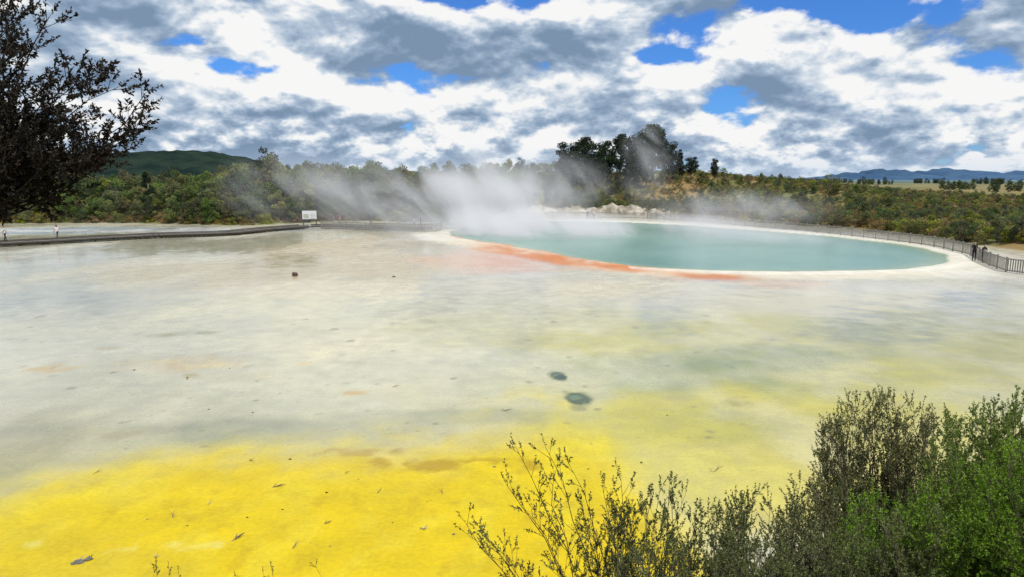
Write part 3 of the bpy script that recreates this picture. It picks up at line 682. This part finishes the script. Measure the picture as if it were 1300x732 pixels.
def branchy(mb, base, tip, r0, sp, nl, ls, side_n, side_L, sprL=.13, bare=.35, up=.5, wob=.07, tint=.5):
    base = np.array(base, float); tip = np.array(tip, float); L = np.linalg.norm(tip-base); n = 9
    q = np.linspace(0, 1, n)[:, None]; dirn = unit(tip-base)
    out = unit(np.cross(dirn, rng.normal(size=3)))
    pts = base+(tip-base)*q+out*np.sin(q*np.pi)*L*wob+rng.normal(size=(n, 3))*L*.008
    mb.tube(pts, np.linspace(r0, r0*.18, n), 4, 0)
    def at_(f): i = f*(n-1); k_ = min(int(i), n-2); return pts[k_]+(pts[k_+1]-pts[k_])*(i-k_), unit(pts[k_+1]-pts[k_])
    for k_ in range(side_n):
        f = bare+(1-bare)*(k_+rng.random())/side_n; p_, d_ = at_(min(f, .99)); sd = unit(np.cross(d_, rng.normal(size=3)))
        sl_ = side_L*(1.15-f*.75)*rng.uniform(.5, 1.2); dd = unit(d_*.9+sd*.75+np.array([0, 0, up*.4])); e_ = p_+dd*sl_; m_ = 4
        sp_pts = np.array([p_+dd*sl_*t_+np.array([0, 0, up*.25*sl_])*t_*t_ for t_ in np.linspace(0, 1, m_)])
        mb.tube(sp_pts, np.linspace(r0*.30, .0012, m_), 3, 0)
        ns = max(2, int(sp*sl_/.25)); tt_ = np.clip(tint+rng.normal()*.18, 0, 1)
        for j in range(ns):
            g = rng.uniform(.15, 1.0) if j else 1.0; pp = sp_pts[0]+(sp_pts[-1]-sp_pts[0])*g; s2 = unit(np.cross(dd, rng.normal(size=3)))
            sprig(mb, pp, dd+s2*.7*(j > 0)+np.array([0, 0, up*.4]), sprL*rng.uniform(.5, 1.2), nl, ls, tt_)
    sprig(mb, pts[-1], dirn, sprL*1.1, nl, ls, tint)
def gz(x, y): return float(height(x, y))
def bush(name, outline, Yd, spreadY, basepx, n, m_leaf, **kw):
    mb = MB(); ox = [o_[0] for o_ in outline]; oy = [o_[1] for o_ in outline]; depth = kw.pop('depth', 120); conv = kw.pop('conv', .5)
    for i in range(n):
        px = rng.uniform(ox[0], ox[-1]); py = np.interp(px, ox, oy)+depth*rng.random()**1.6
        y = Yd+rng.uniform(-spreadY, spreadY); tip = P(px, py, y)
        bx = P(basepx+(px-basepx)*conv, 700, Yd)[0]+rng.normal()*.1; by = Yd+(y-Yd)*.5+.15
        bz = gz(bx, by)-.05
        L = tip[2]-bz
        if L < .3: continue
        branchy(mb, (bx, by, bz), tip, .003+.0025*L, **kw)
    return mb.out(name, [stemm, m_leaf])
rng = np.random.default_rng(5)
mbA = MB()
for (px, py, y) in [(592, 662, 5.4), (612, 672, 5.3), (640, 610, 5.3), (655, 566, 5.4), (690, 570, 5.5), (700, 600, 5.3), (725, 585, 5.4), (668, 640, 5.2), (735, 640, 5.3), (765, 618, 5.5), (640, 700, 5.1), (790, 610, 5.6)]:
    tip = P(px, py, y); bx = P(800, 700, 5.2)[0]+rng.normal()*.12; by = 5.1+rng.normal()*.1
    branchy(mbA, (bx, by, gz(bx, by)-.05), tip, .009, sp=5, nl=18, ls=.021, side_n=13, side_L=.30, sprL=.10, bare=.45, up=.3, wob=.05, tint=.3)
mbA.out('manuka_shrub', [stemd, m_sh1])
bush('manuka_shrub', [(740, 660), (800, 645), (850, 612), (900, 645), (950, 630)], 5.8, .6, 860, 75, m_sh1, depth=110, conv=.75, sp=6, nl=26, ls=.021, side_n=16, side_L=.24, sprL=.11, bare=.22, tint=.35)
bush('manuka_shrub', [(900, 665), (960, 632), (1010, 615), (1060, 605), (1110, 600)], 6.4, .7, 1010, 90, m_sh1, depth=130, conv=.8, sp=6, nl=28, ls=.022, side_n=16, side_L=.24, sprL=.11, bare=.2, tint=.6)
bush('manuka_shrub', [(1025, 560), (1050, 535), (1085, 510), (1120, 502), (1160, 512), (1190, 530), (1205, 560)], 8.6, .6, 1115, 85, m_sh1, depth=95, conv=.35, sp=6, nl=20, ls=.026, side_n=15, side_L=.30, sprL=.13, bare=.35, tint=.45)
bush('manuka_shrub', [(1180, 555), (1215, 530), (1260, 520), (1320, 508), (1400, 500)], 6.6, .9, 1290, 125, m_sh2, depth=130, conv=.85, sp=6, nl=28, ls=.025, side_n=17, side_L=.26, sprL=.11, bare=.2, tint=.5)
bush('manuka_shrub', [(1060, 665), (1150, 620), (1220, 592), (1300, 565), (1380, 560)], 5.2, .6, 1230, 130, m_sh2, depth=140, conv=.85, sp=6, nl=28, ls=.021, side_n=17, side_L=.22, sprL=.10, bare=.15, tint=.6)
bush('manuka_shrub', [(780, 712), (860, 690), (1000, 680), (1100, 670), (1200, 660)], 4.7, .4, 1000, 90, m_sh1, depth=60, conv=.9, sp=6, nl=26, ls=.018, side_n=15, side_L=.2, sprL=.09, bare=.1, tint=.6)
mbB = MB()
for (px, py) in [(200, 712), (212, 716), (228, 722), (195, 722), (335, 722), (345, 716), (404, 714), (300, 728)]:
    tip = P(px, py+4, 4.4); bx = tip[0]+rng.normal()*.05; by = 4.45; branchy(mbB, (bx, by, gz(bx, by)-.05), tip, .004, sp=4, nl=10, ls=.012, side_n=4, side_L=.06, sprL=.04, bare=.6, tint=.3)
mbB.out('manuka_shrub', [stemd, m_sh1])
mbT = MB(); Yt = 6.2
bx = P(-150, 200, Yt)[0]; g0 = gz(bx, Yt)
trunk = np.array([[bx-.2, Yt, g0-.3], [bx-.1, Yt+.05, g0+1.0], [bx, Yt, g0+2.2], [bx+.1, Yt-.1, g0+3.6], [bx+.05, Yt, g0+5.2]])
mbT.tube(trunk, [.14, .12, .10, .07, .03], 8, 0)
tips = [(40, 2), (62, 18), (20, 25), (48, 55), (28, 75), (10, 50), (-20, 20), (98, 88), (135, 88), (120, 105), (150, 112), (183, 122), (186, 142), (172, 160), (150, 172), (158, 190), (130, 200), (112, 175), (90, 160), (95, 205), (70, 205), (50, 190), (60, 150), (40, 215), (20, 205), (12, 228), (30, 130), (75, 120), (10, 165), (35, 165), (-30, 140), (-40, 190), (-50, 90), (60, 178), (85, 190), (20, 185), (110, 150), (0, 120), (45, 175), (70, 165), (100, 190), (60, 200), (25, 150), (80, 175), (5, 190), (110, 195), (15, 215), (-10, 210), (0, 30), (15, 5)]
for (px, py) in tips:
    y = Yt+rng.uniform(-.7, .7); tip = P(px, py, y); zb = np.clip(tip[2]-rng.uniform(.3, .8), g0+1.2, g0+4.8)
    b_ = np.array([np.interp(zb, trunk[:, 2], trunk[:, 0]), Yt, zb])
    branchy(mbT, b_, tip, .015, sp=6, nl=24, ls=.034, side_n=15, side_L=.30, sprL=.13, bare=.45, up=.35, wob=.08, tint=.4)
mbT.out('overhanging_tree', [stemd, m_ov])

# ---------------------------------------------------------------- steam
def steam_mat(dens, seed, sc):
    m = bpy.data.materials.new('steam'); m.use_nodes = True; nt = m.node_tree; nt.nodes.clear(); t = NT(nt)
    tc = t.n('ShaderNodeTexCoord').outputs['Object']; L = t.n('ShaderNodeVectorMath', {0: tc}, operation='LENGTH').outputs[1]
    geo = t.n('ShaderNodeNewGeometry').outputs['Position']
    p_ = t.n('ShaderNodeVectorMath', {0: geo, 1: (3.1, seed*1.3, 2.0)}, operation='ADD').outputs[0]
    # wisps lean down-wind (towards -X) as they rise
    sp_ = t.n('ShaderNodeSeparateXYZ', {0: p_}); px_ = t.m('ADD', sp_.outputs[0], t.m('MULTIPLY', sp_.outputs[2], .7))
    p_ = t.n('ShaderNodeCombineXYZ', {0: px_, 1: sp_.outputs[1], 2: t.m('MULTIPLY', sp_.outputs[2], .7)}).outputs[0]
    n_ = t.noise(p_, sc, 4, .62, 2.2, .6)
    d_ = t.m('MULTIPLY', t.mr(L, .0, .97, 1, 0), t.mr(n_, .36, .68, 0, 1))
    dd = t.m('MULTIPLY', d_, dens)
    v = t.n('ShaderNodeVolumePrincipled', {'Color': (.99, .99, 1, 1), 'Density': dd, 'Anisotropy': 0.0, 'Emission Color': (.93, .96, 1, 1), 'Emission Strength': t.m('MULTIPLY', dd, .24)})  # weak added glow stands in for light scattered repeatedly inside the steam
    o_ = t.n('ShaderNodeOutputMaterial'); nt.links.new(v.outputs[0], o_.inputs['Volume']); return m
steam = empty('steam'); import bmesh
for i, (px, py, Y_, rx, ry, rz, dn) in enumerate([(600, 264, 109, 19, 9, 8, .46), (480, 254, 107, 20, 6, 8, .20), (600, 224, 116, 11, 5, 8, .34), (690, 240, 124, 15, 6, 8, .26), (650, 290, 100, 22, 18, 4.0, .46), (820, 287, 98, 24, 16, 2.2, .17), (822, 208, 150, 8, 5, 12, .16), (930, 266, 106, 20, 7, 4.0, .15), (370, 240, 102, 14, 5, 7.5, .13), (990, 300, 84, 18, 12, 1.4, .08)]):
    bm = bmesh.new(); bmesh.ops.create_icosphere(bm, subdivisions=3, radius=1); me = bpy.data.meshes.new('steam_puff'); bm.to_mesh(me); bm.free()
    me.materials.append(steam_mat(dn, i+1, .15)); o = bpy.data.objects.new('steam_puff', me); COL.objects.link(o); c_ = P(px, py, Y_)
    o.location = (c_[0], c_[1], max(c_[2], .3)); o.scale = (rx, ry, rz); o.parent = steam
print('done', len(bpy.data.objects))
